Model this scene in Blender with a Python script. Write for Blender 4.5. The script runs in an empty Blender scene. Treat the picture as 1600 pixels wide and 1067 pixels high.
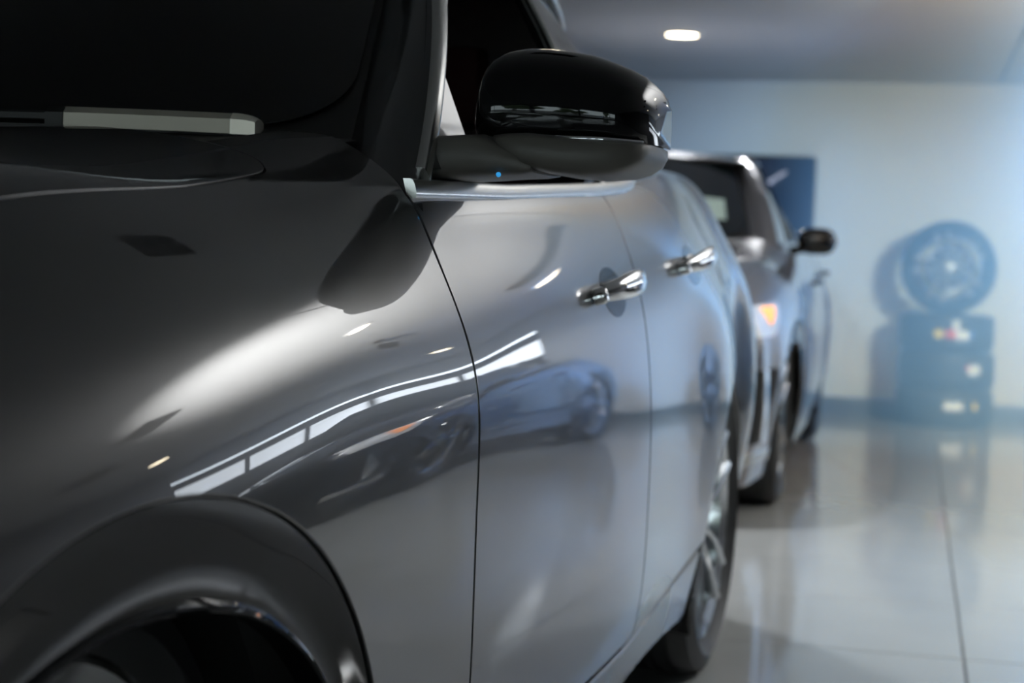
import bpy, bmesh, math, random
import numpy as np
from mathutils import Matrix, Vector, Quaternion

random.seed(7)
S = bpy.context.scene
COL = S.collection
PI = math.pi

# ------------------------------------------------------------------ camera
F_PX, CAM_H = 2700.0, 1.04
YAW, ROLL = math.radians(12.94), 0.037
PITCH = math.atan((533.5 - 394.0) / F_PX)
_fw = Vector((-math.sin(YAW) * math.cos(PITCH), math.cos(YAW) * math.cos(PITCH), -math.sin(PITCH)))
_r0 = Vector((math.cos(YAW), math.sin(YAW), 0)); _u0 = _r0.cross(_fw)
_R = _r0 * math.cos(ROLL) + _u0 * math.sin(ROLL)
_U = -_r0 * math.sin(ROLL) + _u0 * math.cos(ROLL)
cd = bpy.data.cameras.new('camera'); cam = bpy.data.objects.new('camera', cd); COL.objects.link(cam)
cam.matrix_world = Matrix(((_R.x, _U.x, -_fw.x, 0), (_R.y, _U.y, -_fw.y, 0), (_R.z, _U.z, -_fw.z, CAM_H), (0, 0, 0, 1)))
cd.sensor_width = 36.0; cd.lens = F_PX * 36.0 / 1600.0; cd.clip_start = 0.02
cd.dof.use_dof = True; cd.dof.focus_distance = 2.2; cd.dof.aperture_fstop = 4.0
S.camera = cam

# ------------------------------------------------------------------ light and exposure
S.view_settings.view_transform = 'Standard'; S.view_settings.look = 'None'
S.view_settings.exposure = 0.0; S.view_settings.gamma = 1.0; S.view_settings.use_curve_mapping = False
W = bpy.data.worlds.new('world'); S.world = W; W.use_nodes = True
W.node_tree.nodes['Background'].inputs[0].default_value = (0.86, 0.92, 1.0, 1)
W.node_tree.nodes['Background'].inputs[1].default_value = 3.6
WINDOW_STRENGTH = 3.6         # daylight in the windows on the right
CLERESTORY_STRENGTH = 6.0    # the high strip of glazing under the ceiling
UPLIGHT_POWER = 4900.0  # added lamp behind the bright fender reflection
SPOT_POWER = 4200.0  # added blue spotlight on haze and stack
LAMP_STRENGTH = 18.0
LAMP_POWER = 120.0
HAZE = 0.40

# ------------------------------------------------------------------ materials
def mat(name, color=(0.5, 0.5, 0.5), rough=0.5, metal=0.0, ior=1.5, coat=0.0, coat_ior=1.5, coat_rough=0.02, emit=None, estr=0.0, trans=0.0, noise=None, bump=None, alpha=1.0):
    m = bpy.data.materials.new(name); m.use_nodes = True
    nt = m.node_tree; p = nt.nodes['Principled BSDF']
    p.inputs['Base Color'].default_value = (*color, 1); p.inputs['Roughness'].default_value = rough
    p.inputs['Metallic'].default_value = metal; p.inputs['IOR'].default_value = ior
    p.inputs['Coat Weight'].default_value = coat; p.inputs['Coat IOR'].default_value = coat_ior
    p.inputs['Coat Roughness'].default_value = coat_rough
    p.inputs['Transmission Weight'].default_value = trans
    if emit: p.inputs['Emission Color'].default_value = (*emit, 1); p.inputs['Emission Strength'].default_value = estr
    if noise:                                     # (scale, other colour, detail)
        tc = nt.nodes.new('ShaderNodeTexCoord'); n = nt.nodes.new('ShaderNodeTexNoise')
        n.inputs['Scale'].default_value = noise[0]; n.inputs['Detail'].default_value = noise[2]
        nt.links.new(tc.outputs['Object'], n.inputs['Vector'])
        mx = nt.nodes.new('ShaderNodeMix'); mx.data_type = 'RGBA'
        mx.inputs[6].default_value = (*color, 1); mx.inputs[7].default_value = (*noise[1], 1)
        nt.links.new(n.outputs['Fac'], mx.inputs[0]); nt.links.new(mx.outputs[2], p.inputs['Base Color'])
    if bump:                                      # (scale, strength, distance)
        tc = nt.nodes.new('ShaderNodeTexCoord'); n = nt.nodes.new('ShaderNodeTexNoise'); n.inputs['Scale'].default_value = bump[0]
        nt.links.new(tc.outputs['Object'], n.inputs['Vector'])
        b = nt.nodes.new('ShaderNodeBump'); b.inputs['Strength'].default_value = bump[1]; b.inputs['Distance'].default_value = bump[2]
        nt.links.new(n.outputs['Fac'], b.inputs['Height']); nt.links.new(b.outputs['Normal'], p.inputs['Normal'])
    return m

M = {}
M['paint'] = mat('dark_paint', (0.007, 0.0072, 0.0077), 0.30, 0.0, 1.6, 1.0, 1.75, 0.0)
M['gloss_black'] = mat('gloss_black', (0.004, 0.004, 0.0045), 0.04, 0, 1.5)
M['satin_black'] = mat('satin_black', (0.008, 0.008, 0.008), 0.45, bump=(900, 0.15, 0.001))
M['matte_grey'] = mat('textured_grey_plastic', (0.13, 0.12, 0.105), 0.40, bump=(1600, 0.25, 0.0008))
M['void'] = mat('shade_black', (0.002, 0.002, 0.002), 0.9)  # shade behind gaps and in wells and recesses, put into the colour
M['chrome'] = mat('chrome', (0.86, 0.87, 0.88), 0.08, 1.0)
M['satin_chrome'] = mat('satin_chrome', (0.62, 0.62, 0.60), 0.25, 1.0)
M['alloy'] = mat('alloy', (0.62, 0.64, 0.66), 0.16, 1.0)
M['rough_alloy'] = mat('brushed_alloy', (0.5, 0.51, 0.52), 0.5, 0.7)
M['dark_alloy'] = mat('dark_alloy', (0.05, 0.05, 0.055), 0.35, 0.8)
M['tinted_glass'] = mat('tinted_glass', (0.003, 0.003, 0.0035), 0.01, 0, 1.45)
M['rubber'] = mat('tyre_rubber', (0.016, 0.017, 0.018), 0.55, bump=(300, 0.1, 0.001))
M['wiper_grey'] = mat('wiper_grey', (0.42, 0.385, 0.32), 0.38, 0.4)
M['wiper_cap'] = mat('wiper_cap', (0.85, 0.79, 0.68), 0.35, 0.5)
M['seat_red'] = mat('seat_dark_red', (0.05, 0.006, 0.008), 0.7)
M['bronze_paint'] = mat('grey_brown_paint', (0.17, 0.16, 0.165), 0.33, 0.6, 1.5, 1.0, 1.6, 0.0)
M['deep_blue_paint'] = mat('dark_grey_paint', (0.012, 0.012, 0.013), 0.35, 0.0, 1.5, 1.0, 1.5, 0.0)
M['car_glass'] = mat('car_glass', (0.012, 0.017, 0.02), 0.02, 0, 1.45)
M['headlamp'] = mat('headlamp_lens', (0.85, 0.86, 0.88), 0.25, 0.2, coat=1.0)
M['indicator'] = mat('indicator_orange', (0.9, 0.28, 0.05), 0.3, emit=(1.0, 0.36, 0.08), estr=1.2)
M['wall'] = mat('wall_paint', (0.70, 0.71, 0.71), 0.6)
M['ceiling'] = mat('ceiling_paint', (0.55, 0.56, 0.57), 0.7)
M['base'] = mat('baseboard_grey', (0.12, 0.13, 0.14), 0.35)
M['grout'] = mat('grout', (0.05, 0.05, 0.05), 0.8)
M['tile'] = mat('polished_tile', (0.27, 0.275, 0.27), 0.10, 0, 1.7, noise=(1.6, (0.36, 0.365, 0.355), 6))
M['frame'] = mat('window_frame_dark', (0.03, 0.033, 0.036), 0.4, 0.3)
M['day'] = mat('daylit_glass', (0.8, 0.85, 0.9), 0.1, emit=(0.85, 0.92, 1.0), estr=WINDOW_STRENGTH)
M['dark_wall'] = mat('dark_wall_paint', (0.10, 0.10, 0.105), 0.6)
def thin_glass(name):
    m = bpy.data.materials.new(name); m.use_nodes = True; nt = m.node_tree; nt.nodes.clear()
    o = nt.nodes.new('ShaderNodeOutputMaterial'); t = nt.nodes.new('ShaderNodeBsdfTransparent'); g = nt.nodes.new('ShaderNodeBsdfGlossy'); x = nt.nodes.new('ShaderNodeMixShader'); f = nt.nodes.new('ShaderNodeFresnel')
    g.inputs['Roughness'].default_value = 0.0; t.inputs[0].default_value = (0.9, 0.95, 0.93, 1)
    nt.links.new(f.outputs[0], x.inputs[0]); nt.links.new(t.outputs[0], x.inputs[1]); nt.links.new(g.outputs[0], x.inputs[2]); nt.links.new(x.outputs[0], o.inputs[0])
    return m
M['front_glass'] = thin_glass('front_glass')
M['leaves'] = mat('tree_leaves', (0.03, 0.05, 0.02), 0.7, noise=(3, (0.09, 0.12, 0.05), 4))
M['bark'] = mat('tree_bark', (0.06, 0.045, 0.03), 0.8)
M['asphalt'] = mat('asphalt', (0.10, 0.10, 0.10), 0.9)
M['clerestory'] = mat('clerestory_glass', (0.8, 0.85, 0.9), 0.1, emit=(0.8, 0.9, 1.0), estr=CLERESTORY_STRENGTH)
M['lamp'] = mat('lamp_disc', (1, 1, 1), 0.5, emit=(1.0, 0.86, 0.62), estr=LAMP_STRENGTH)
M['white_metal'] = mat('white_trim_ring', (0.7, 0.7, 0.68), 0.4)
M['screen_bezel'] = mat('screen_bezel', (0.01, 0.011, 0.013), 0.3)
M['label_white'] = mat('label_white', (0.75, 0.76, 0.74), 0.6)
M['label_yellow'] = mat('label_yellow', (0.85, 0.62, 0.05), 0.6)
M['label_red'] = mat('label_red', (0.7, 0.08, 0.06), 0.6)
M['label_blue'] = mat('label_blue', (0.08, 0.2, 0.6), 0.6)
M['paper_green'] = mat('paper_pale_green', (0.66, 0.86, 0.76), 0.6)
M['led_blue'] = mat('led_blue', (0.02, 0.25, 0.7), 0.2, emit=(0.05, 0.45, 1.0), estr=0.6)

# ------------------------------------------------------------------ object helpers
def link(o, parent=None):
    COL.objects.link(o)
    if parent is not None: o.parent = parent
    return o
def raw(name, verts, faces, m, parent=None, smooth=True, normals=None):
    me = bpy.data.meshes.new(name)
    me.from_pydata([tuple(v) for v in verts], [], faces); me.update()
    if smooth: me.polygons.foreach_set('use_smooth', [True] * len(me.polygons))
    if normals is not None:
        me.normals_split_custom_set_from_vertices([tuple(n) for n in normals])
    me.materials.append(m)
    return link(bpy.data.objects.new(name, me), parent)
def from_bm(name, bm, m, parent=None, smooth=False, angle=None):
    bmesh.ops.recalc_face_normals(bm, faces=bm.faces)
    me = bpy.data.meshes.new(name); bm.to_mesh(me); bm.free()
    if smooth:
        me.polygons.foreach_set('use_smooth', [True] * len(me.polygons))
        if angle: me.set_sharp_from_angle(angle=angle)
    me.materials.append(m)
    return link(bpy.data.objects.new(name, me), parent)
def tag(o, label=None, cat=None, group=None, kind=None):
    if label: o['label'] = label
    if cat: o['category'] = cat
    if group: o['group'] = group
    if kind: o['kind'] = kind
    return o
def empty(name, loc=(0, 0, 0), rz=0):
    o = bpy.data.objects.new(name, None); o.location = loc; o.rotation_euler = (0, 0, rz); o.empty_display_size = 0.1
    return link(o)
def box_bm(lo, hi, bev=0.0, seg=2):
    bm = bmesh.new(); bmesh.ops.create_cube(bm, size=1.0)
    for v in bm.verts:
        v.co = Vector([lo[i] + (v.co[i] + 0.5) * (hi[i] - lo[i]) for i in range(3)])
    if bev > 0: bmesh.ops.bevel(bm, geom=bm.edges[:], offset=bev, segments=seg, profile=0.7, affect='EDGES')
    return bm
def box(name, lo, hi, m, parent=None, bev=0.0):
    return from_bm(name, box_bm(lo, hi, bev), m, parent, smooth=bev > 0, angle=0.6)
def copy_tree(o, parent=None):
    c = o.copy(); COL.objects.link(c); c.parent = parent
    for ch in list(o.children): copy_tree(ch, c)
    return c

# natural cubic spline basis (rows of weights)
def basis(k, x):
    k = np.asarray(k, float); x = np.atleast_1d(np.asarray(x, float)); n = len(k); h = np.diff(k)
    A = np.zeros((n, n)); B = np.zeros((n, n)); A[0, 0] = A[-1, -1] = 1
    for i in range(1, n - 1):
        A[i, i - 1] = h[i - 1]; A[i, i] = 2 * (h[i - 1] + h[i]); A[i, i + 1] = h[i]
        B[i, i - 1] = 6 / h[i - 1]; B[i, i] = -6 / h[i - 1] - 6 / h[i]; B[i, i + 1] = 6 / h[i]
    M2 = np.linalg.solve(A, B); I = np.eye(n)
    i = np.clip(np.searchsorted(k, x) - 1, 0, n - 2); hh = h[i][:, None]
    a = ((k[i + 1] - x) / h[i])[:, None]; b = 1 - a
    return a * I[i] + b * I[i + 1] + ((a ** 3 - a) * M2[i] + (b ** 3 - b) * M2[i + 1]) * hh ** 2 / 6
def spline(pts, n):
    pts = np.asarray(pts, float)
    k = np.concatenate([[0], np.cumsum(np.linalg.norm(np.diff(pts, axis=0), axis=1))])
    return basis(k, np.linspace(0, k[-1], n)) @ pts

def vnormal(P, u, v, du=1e-3, dv=1e-3):
    a = P(u + du, v) - P(u - du, v); b = P(u, v + dv) - P(u, v - dv)
    n = np.cross(a, b); l = np.linalg.norm(n, axis=1, keepdims=True); l[l < 1e-12] = 1
    return n / l

def panel(name, P, ur, vr, nu, nv, clips, m, parent, r=0.0025, depth=0.014, offset=0.0, flip=False, sub=None):
    """A sheet-metal panel: the part of surface P(u,v) where all clips(u,v,p)>=0, its edges rolled inwards."""
    us = np.linspace(*ur, nu); vs = np.linspace(*vr, nv)
    UU, VV = np.meshgrid(us, vs, indexing='ij'); uf, vf = UU.ravel(), VV.ravel()
    pf = P(uf, vf)
    G = [c(uf, vf, pf) for c in clips]
    par, faces, key = [], [], {}
    def add(u, v):
        k = (round(u, 7), round(v, 7))
        if k not in key: key[k] = len(par); par.append((u, v))
        return key[k]
    gi = [g.reshape(nu, nv) for g in G]
    for i in range(nu - 1):
        for j in range(nv - 1):
            poly = [(us[i], vs[j]), (us[i + 1], vs[j]), (us[i + 1], vs[j + 1]), (us[i], vs[j + 1])]
            vals = [[g[i, j], g[i + 1, j], g[i + 1, j + 1], g[i, j + 1]] for g in gi]
            if any(max(x) < 0 for x in vals): continue
            if all(min(x) >= 0 for x in vals):
                faces.append([add(*p) for p in poly]); continue
            vals = [list(x) for x in vals]
            for c in range(len(vals)):
                g = vals[c]
                if min(g) >= 0: continue
                np_, nvv = [], [[] for _ in vals]
                L = len(poly)
                for t in range(L):
                    s = (t + 1) % L
                    if g[t] >= 0:
                        np_.append(poly[t])
                        for e in range(len(vals)): nvv[e].append(vals[e][t])
                    if (g[t] >= 0) != (g[s] >= 0):
                        w = g[t] / (g[t] - g[s])
                        np_.append((poly[t][0] + (poly[s][0] - poly[t][0]) * w, poly[t][1] + (poly[s][1] - poly[t][1]) * w))
                        for e in range(len(vals)): nvv[e].append(0.0 if e == c else vals[e][t] + (vals[e][s] - vals[e][t]) * w)
                poly, vals = np_, nvv
                if len(poly) < 3: break
            if len(poly) < 3: continue
            ids = []
            for p in poly:
                k = add(*p)
                if not ids or (k != ids[-1] and k != ids[0]): ids.append(k)
            if len(ids) >= 3: faces.append(ids)
    if not faces: return None
    par = np.array(par); pts = P(par[:, 0], par[:, 1]); nor = vnormal(P, par[:, 0], par[:, 1])
    if flip:
        nor = -nor; faces = [f[::-1] for f in faces]
    pts = pts + nor * offset
    if r > 0:
        ec = {}
        for f in faces:
            for t in range(len(f)): ec[(f[t], f[(t + 1) % len(f)])] = 1
        bd = [e for e in ec if (e[1], e[0]) not in ec]
        out = {}
        for a_, b_ in bd:
            d = np.cross(pts[b_] - pts[a_], nor[a_]); l = np.linalg.norm(d)
            if l < 1e-9: continue
            for q in (a_, b_): out[q] = out.get(q, 0) + d / l
        verts = [p for p in pts]; norms = [n for n in nor]; ring = {}
        for q, d in out.items():
            d = d / max(np.linalg.norm(d), 1e-9); n = nor[q]; p = pts[q]
            ids = [q]
            for (o_, i_, nn) in ((0.6 * r, 0.2 * r, n * 0.8 + d * 0.6), (r, r, d), (r, depth, d)):
                ids.append(len(verts)); verts.append(p + d * o_ - n * i_); norms.append(nn / np.linalg.norm(nn))
            ring[q] = ids
        for a_, b_ in bd:
            if a_ in ring and b_ in ring:
                for t in range(3): faces.append([ring[b_][t], ring[a_][t], ring[a_][t + 1], ring[b_][t + 1]])
        pts, nor = np.array(verts), np.array(norms)
    o = raw(name, pts, faces, m, parent, True, nor)
    return o

def tube(name, pts, rad, m, parent, n=10, cap=True, flat=(1, 1), up=None):
    """A swept bar; rad may be a list; flat squashes its section (side, up)."""
    pts = [Vector(p) for p in pts]; L = len(pts); V, Fc = [], []
    prev = None
    for i, p in enumerate(pts):
        t = (pts[min(i + 1, L - 1)] - pts[max(i - 1, 0)]).normalized()
        u = Vector(up) if up is not None else (prev if prev is not None else (Vector((0, 0, 1)) if abs(t.z) < 0.9 else Vector((1, 0, 0))))
        s = t.cross(u).normalized(); w = s.cross(t).normalized(); prev = w
        rr = rad[i] if isinstance(rad, (list, tuple)) else rad
        for k in range(n):
            a = 2 * PI * k / n
            V.append(p + s * math.cos(a) * rr * flat[0] + w * math.sin(a) * rr * flat[1])
    for i in range(L - 1):
        for k in range(n):
            Fc.append((i * n + k, i * n + (k + 1) % n, (i + 1) * n + (k + 1) % n, (i + 1) * n + k))
    if cap: Fc.append(tuple(range(n))[::-1]); Fc.append(tuple((L - 1) * n + k for k in range(n)))
    bm = bmesh.new(); bv = [bm.verts.new(v) for v in V]
    for f in Fc: bm.faces.new([bv[k] for k in f])
    return from_bm(name, bm, m, parent, True, 0.9)

def lathe(name, prof, m, parent, axis='x', n=48, closed=True, angle=0.7):
    """prof: (along axis, radius)"""
    bm = bmesh.new(); rings = []
    for i in range(n):
        a = 2 * PI * i / n; ring = []
        for (h, r) in prof:
            c = (h, r * math.cos(a), r * math.sin(a)) if axis == 'x' else (r * math.cos(a), r * math.sin(a), h)
            ring.append(bm.verts.new(c))
        rings.append(ring)
    L = len(prof)
    for i in range(n):
        for j in range(L if closed else L - 1):
            k = (j + 1) % L
            bm.faces.new((rings[i][j], rings[(i + 1) % n][j], rings[(i + 1) % n][k], rings[i][k]))
    return from_bm(name, bm, m, parent, True, angle)

def loft(name, rings, m, parent, closed=True, cap=True, smooth=True, angle=0.8):
    bm = bmesh.new(); R = [[bm.verts.new(tuple(p)) for p in r] for r in rings]; n = len(rings[0])
    for i in range(len(R) - 1):
        for k in range(n if closed else n - 1):
            q = (k + 1) % n
            try: bm.faces.new((R[i][k], R[i][q], R[i + 1][q], R[i + 1][k]))
            except ValueError: pass
    if cap and closed:
        bm.faces.new(R[0][::-1]); bm.faces.new(R[-1])
    return from_bm(name, bm, m, parent, smooth, angle)

# ------------------------------------------------------------------ the car body surface
# car frame: x = left side of the car (towards the picture's right), y = rearwards from the front axle, z up
ST = [-0.93, -0.86, -0.72, -0.50, -0.22, 0.10, 0.45, 0.79, 0.96, 1.35, 1.86, 2.40, 2.90, 3.35, 3.70, 3.92]
def _row(vals): return np.array(vals, float)
# per station: list of (b,z) for the 12 rows from the sill over the shoulder to the bonnet's middle
_T = {
 -0.93: [(.70,.22),(.73,.40),(.745,.55),(.745,.70),(.735,.76),(.715,.80),(.69,.83),(.65,.848),(.59,.862),(.47,.872),(.24,.88),(0,.88)],
 -0.86: [(.78,.21),(.81,.40),(.825,.55),(.825,.70),(.81,.775),(.785,.825),(.75,.86),(.70,.885),(.63,.905),(.50,.918),(.26,.93),(0,.93)],
 -0.72: [(.83,.21),(.86,.40),(.873,.55),(.873,.70),(.86,.785),(.83,.845),(.785,.89),(.73,.92),(.655,.942),(.53,.96),(.275,.975),(0,.975)],
 -0.50: [(.865,.22),(.895,.40),(.912,.56),(.912,.72),(.895,.81),(.862,.875),(.815,.925),(.755,.96),(.68,.985),(.55,1.01),(.285,1.03),(0,1.03)],
 -0.22: [(.90,.23),(.93,.40),(.945,.57),(.945,.74),(.928,.835),(.895,.905),(.85,.96),(.785,1.003),(.705,1.035),(.575,1.064),(.295,1.088),(0,1.09)],
  0.10: [(.925,.24),(.95,.40),(.965,.58),(.966,.75),(.955,.85),(.925,.93),(.882,.99),(.82,1.04),(.74,1.078),(.60,1.108),(.30,1.134),(0,1.138)],
  0.45: [(.928,.25),(.955,.40),(.968,.58),(.969,.75),(.962,.865),(.936,.952),(.893,1.018),(.835,1.066),(.750,1.103),(.60,1.138),(.30,1.160),(0,1.165)],
  0.79: [(.930,.25),(.962,.40),(.970,.58),(.970,.75),(.964,.875),(.935,.968),(.899,1.045),(.862,1.108),(.790,1.142),(.62,1.172),(.30,1.188),(0,1.192)],
  0.96: [(.930,.25),(.962,.40),(.970,.58),(.970,.75),(.963,.878),(.935,.975),(.898,1.052),(.862,1.118),(.780,1.172),(.62,1.196),(.30,1.205),(0,1.21)],
  1.35: [(.930,.25),(.962,.40),(.970,.58),(.969,.755),(.960,.880),(.936,.980),(.900,1.065),(.862,1.134),(.770,1.20),(.62,1.22),(.30,1.22),(0,1.22)],
  1.86: [(.930,.26),(.960,.40),(.969,.58),(.967,.76),(.956,.880),(.937,.975),(.905,1.068),(.857,1.153),(.765,1.21),(.62,1.22),(.30,1.22),(0,1.22)],
  2.40: [(.925,.27),(.955,.41),(.967,.58),(.967,.76),(.956,.885),(.940,.975),(.909,1.07),(.845,1.182),(.750,1.235),(.60,1.24),(.30,1.24),(0,1.24)],
  2.90: [(.915,.28),(.945,.42),(.962,.59),(.962,.76),(.948,.885),(.918,.985),(.868,1.09),(.800,1.205),(.720,1.26),(.58,1.26),(.30,1.26),(0,1.26)],
  3.35: [(.815,.30),(.845,.43),(.87,.60),(.88,.77),(.875,.89),(.870,.99),(.82,1.095),(.755,1.215),(.69,1.27),(.55,1.27),(.30,1.27),(0,1.27)],
  3.70: [(.82,.32),(.86,.45),(.885,.62),(.885,.78),(.87,.89),(.835,.99),(.78,1.09),(.71,1.20),(.63,1.25),(.50,1.25),(.28,1.25),(0,1.25)],
  3.92: [(.66,.35),(.70,.47),(.72,.63),(.72,.78),(.705,.88),(.68,.97),(.64,1.05),(.58,1.13),(.52,1.17),(.42,1.18),(.22,1.18),(0,1.18)],
}
TB = np.array([[p[0] for p in _T[s]] for s in ST]); TZ = np.array([[p[1] for p in _T[s]] for s in ST])
QK = np.array([0, 1.0, 2.1, 3.2, 4.0, 4.65, 5.25, 5.85, 6.5, 7.5, 9.5, 11.4])
QBELT = 5.85
class Body:
    def __init__(s, sx=1.0, sy=1.0, sz=1.0): s.s = (sx, sy, sz)
    def __call__(s, u, q):
        u = np.asarray(u, float); q = np.asarray(q, float)
        Ma = basis(ST, u); Mq = basis(QK, q)
        b = np.einsum('ni,ij,nj->n', Ma, TB, Mq); z = np.einsum('ni,ij,nj->n', Ma, TZ, Mq)
        return np.stack([b * s.s[0], u * s.s[1], z * s.s[2]], 1)
def mirrored(P): return lambda u, v: P(u, v) * np.array([-1.0, 1, 1])

R_TYRE = 0.385
WB = 3.04
def arch_r(a, z, a0, ro=0.455):      # signed distance-like: > 0 outside the wheel opening
    return np.sqrt(((a - a0) / 1.10) ** 2 + (z - 0.375) ** 2) - ro
def sill_z(a): return 0.335 + 0.09 * np.clip((a - 1.7) / 0.9, 0, 1) ** 2
def hood_edge(a):                    # half width of the bonnet
    return np.interp(a, [-0.93, -0.7, -0.4, 0.05, 0.4, 0.58, 0.70], [0.58, 0.66, 0.71, 0.75, 0.755, 0.752, 0.745])
def hood_sd(a, b, rc=0.07):           # > 0 on the bonnet, with its rounded rear corner
    db = hood_edge(a) - b; du = 0.80 - 0.11 * np.clip((b - 0.2) / 0.5, 0, 2) ** 2 - a
    rnd = rc - np.hypot(np.maximum(0, rc - du), np.maximum(0, rc - db))
    return np.minimum(np.where((du < rc) & (db < rc), rnd, np.minimum(du, db)), a + 0.82)

def side_b(a, z):
    base = 0.864 - 0.25 * (z - 1.12) - 0.44 * (z - 1.12) ** 2
    return base - 0.12 * np.clip((a - 1.8) / 1.0, 0, 9) ** 2 * (0.25 + 0.75 * np.clip((z - 1.15) / 0.35, 0, 1.2))
def belt_z(a): return np.interp(a, [0.8, 1.23, 1.8, 2.05, 2.16, 2.28, 2.7, 3.1], [1.125, 1.139, 1.168, 1.184, 1.197, 1.235, 1.36, 1.45])
def side_P(sc, sgn=1):
    def f(u, v): return np.stack([sgn * side_b(u, v) * sc[0], u * sc[1], v * sc[2]], 1)
    return f
def apillar_a(z): return np.interp(z, [1.10, 1.13, 1.27, 1.41, 1.50, 1.57, 1.62], [0.80, 0.845, 1.02, 1.20, 1.34, 1.48, 1.66])
def roof_z(a): return 1.625 - 0.02 * np.clip((1.9 - a) / 0.4, 0, 2) ** 2 - 0.05 * np.clip((a - 2.0) / 1.1, 0, 3) ** 2

def screen_P(sc):
    def f(u, v):
        a = 0.95 + 0.10 * u ** 2 + 0.66 * v; b = u * (0.695 - 0.17 * v - 0.02 * v * v); z = 1.190 + 0.445 * v + 0.035 * (1 - u ** 2) * (0.3 + v * (1 - v) * 2)
        return np.stack([b * sc[0], a * sc[1], z * sc[2]], 1)
    return f

def wheel(parent, loc, sgn, name='wheel', rim_mat=None, barrel=None):
    """A wheel with its tyre and spokes; the outer face looks along sgn*x."""
    rim_mat = rim_mat or M['alloy']
    R, rr, w = R_TYRE, 0.298, 0.118
    w_ = lathe(name, [(-0.09, rr - .03), (-0.09, rr), (-0.07, rr - .012), (0.06, rr - .016), (0.085, rr + .004), (0.098, rr + .006), (0.10, rr - .004), (0.085, rr - .026), (0.03, rr - .04)], barrel or rim_mat, parent, 'x', 64)
    w_.location = loc
    if sgn < 0: w_.rotation_euler = (0, 0, PI)
    prof = [(-0.095, rr - .002), (-w, rr + .035), (-w - .004, R - .05), (-w + .012, R - .012), (-0.07, R - .002)]
    for g in (-0.055, -0.018, 0.018, 0.055):
        prof += [(g - .006, R), (g - .005, R - .008), (g + .005, R - .008), (g + .006, R)]
    prof += [(0.07, R - .002), (w - .012, R - .012), (w + .004, R - .05), (w, rr + .035), (0.097, rr + .004)]
    lathe('tyre', prof, M['rubber'], w_, 'x', 72)
    lathe('brake_disc', [(0.0, 0.0), (0.0, 0.17), (-0.02, 0.17), (-0.02, 0.0)], M['dark_alloy'], w_, 'x', 32)
    me = None
    for k in range(5):
        if me is None:
            # twin-blade spoke drawn along +z, bowed outwards
            bm = bmesh.new()
            for s in (-1, 1):
                rings = []
                for t in np.linspace(0, 1, 9):
                    rad = 0.035 + t * (rr - 0.04); off = s * (0.012 + 0.040 * t + 0.01 * math.sin(PI * t)); wd = 0.020 - 0.004 * math.sin(PI * t) + 0.006 * t
                    x = 0.070 + 0.028 * t ** 2 + 0.012 * math.sin(PI * t)
                    rings.append([bm.verts.new((x + .004, off - wd * .5, rad)), bm.verts.new((x + .010, off, rad)), bm.verts.new((x + .004, off + wd * .5, rad)), bm.verts.new((x - .03, off + wd * .6, rad)), bm.verts.new((x - .03, off - wd * .6, rad))])
                for i in range(8):
                    for j in range(5): bm.faces.new((rings[i][j], rings[i][(j + 1) % 5], rings[i + 1][(j + 1) % 5], rings[i + 1][j]))
                bm.faces.new(rings[0]); bm.faces.new(rings[-1])
            o = from_bm('spoke', bm, rim_mat, w_, True, 0.5); me = o.data
        else:
            o = link(bpy.data.objects.new('spoke', me), w_)
        o.rotation_euler = (2 * PI * k / 5 + 0.25, 0, 0)
    lathe('hub_cap', [(0.04, 0.0), (0.04, 0.05), (0.085, 0.046), (0.092, 0.03), (0.094, 0.0)], rim_mat, w_, 'x', 24, closed=False)
    return w_

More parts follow.
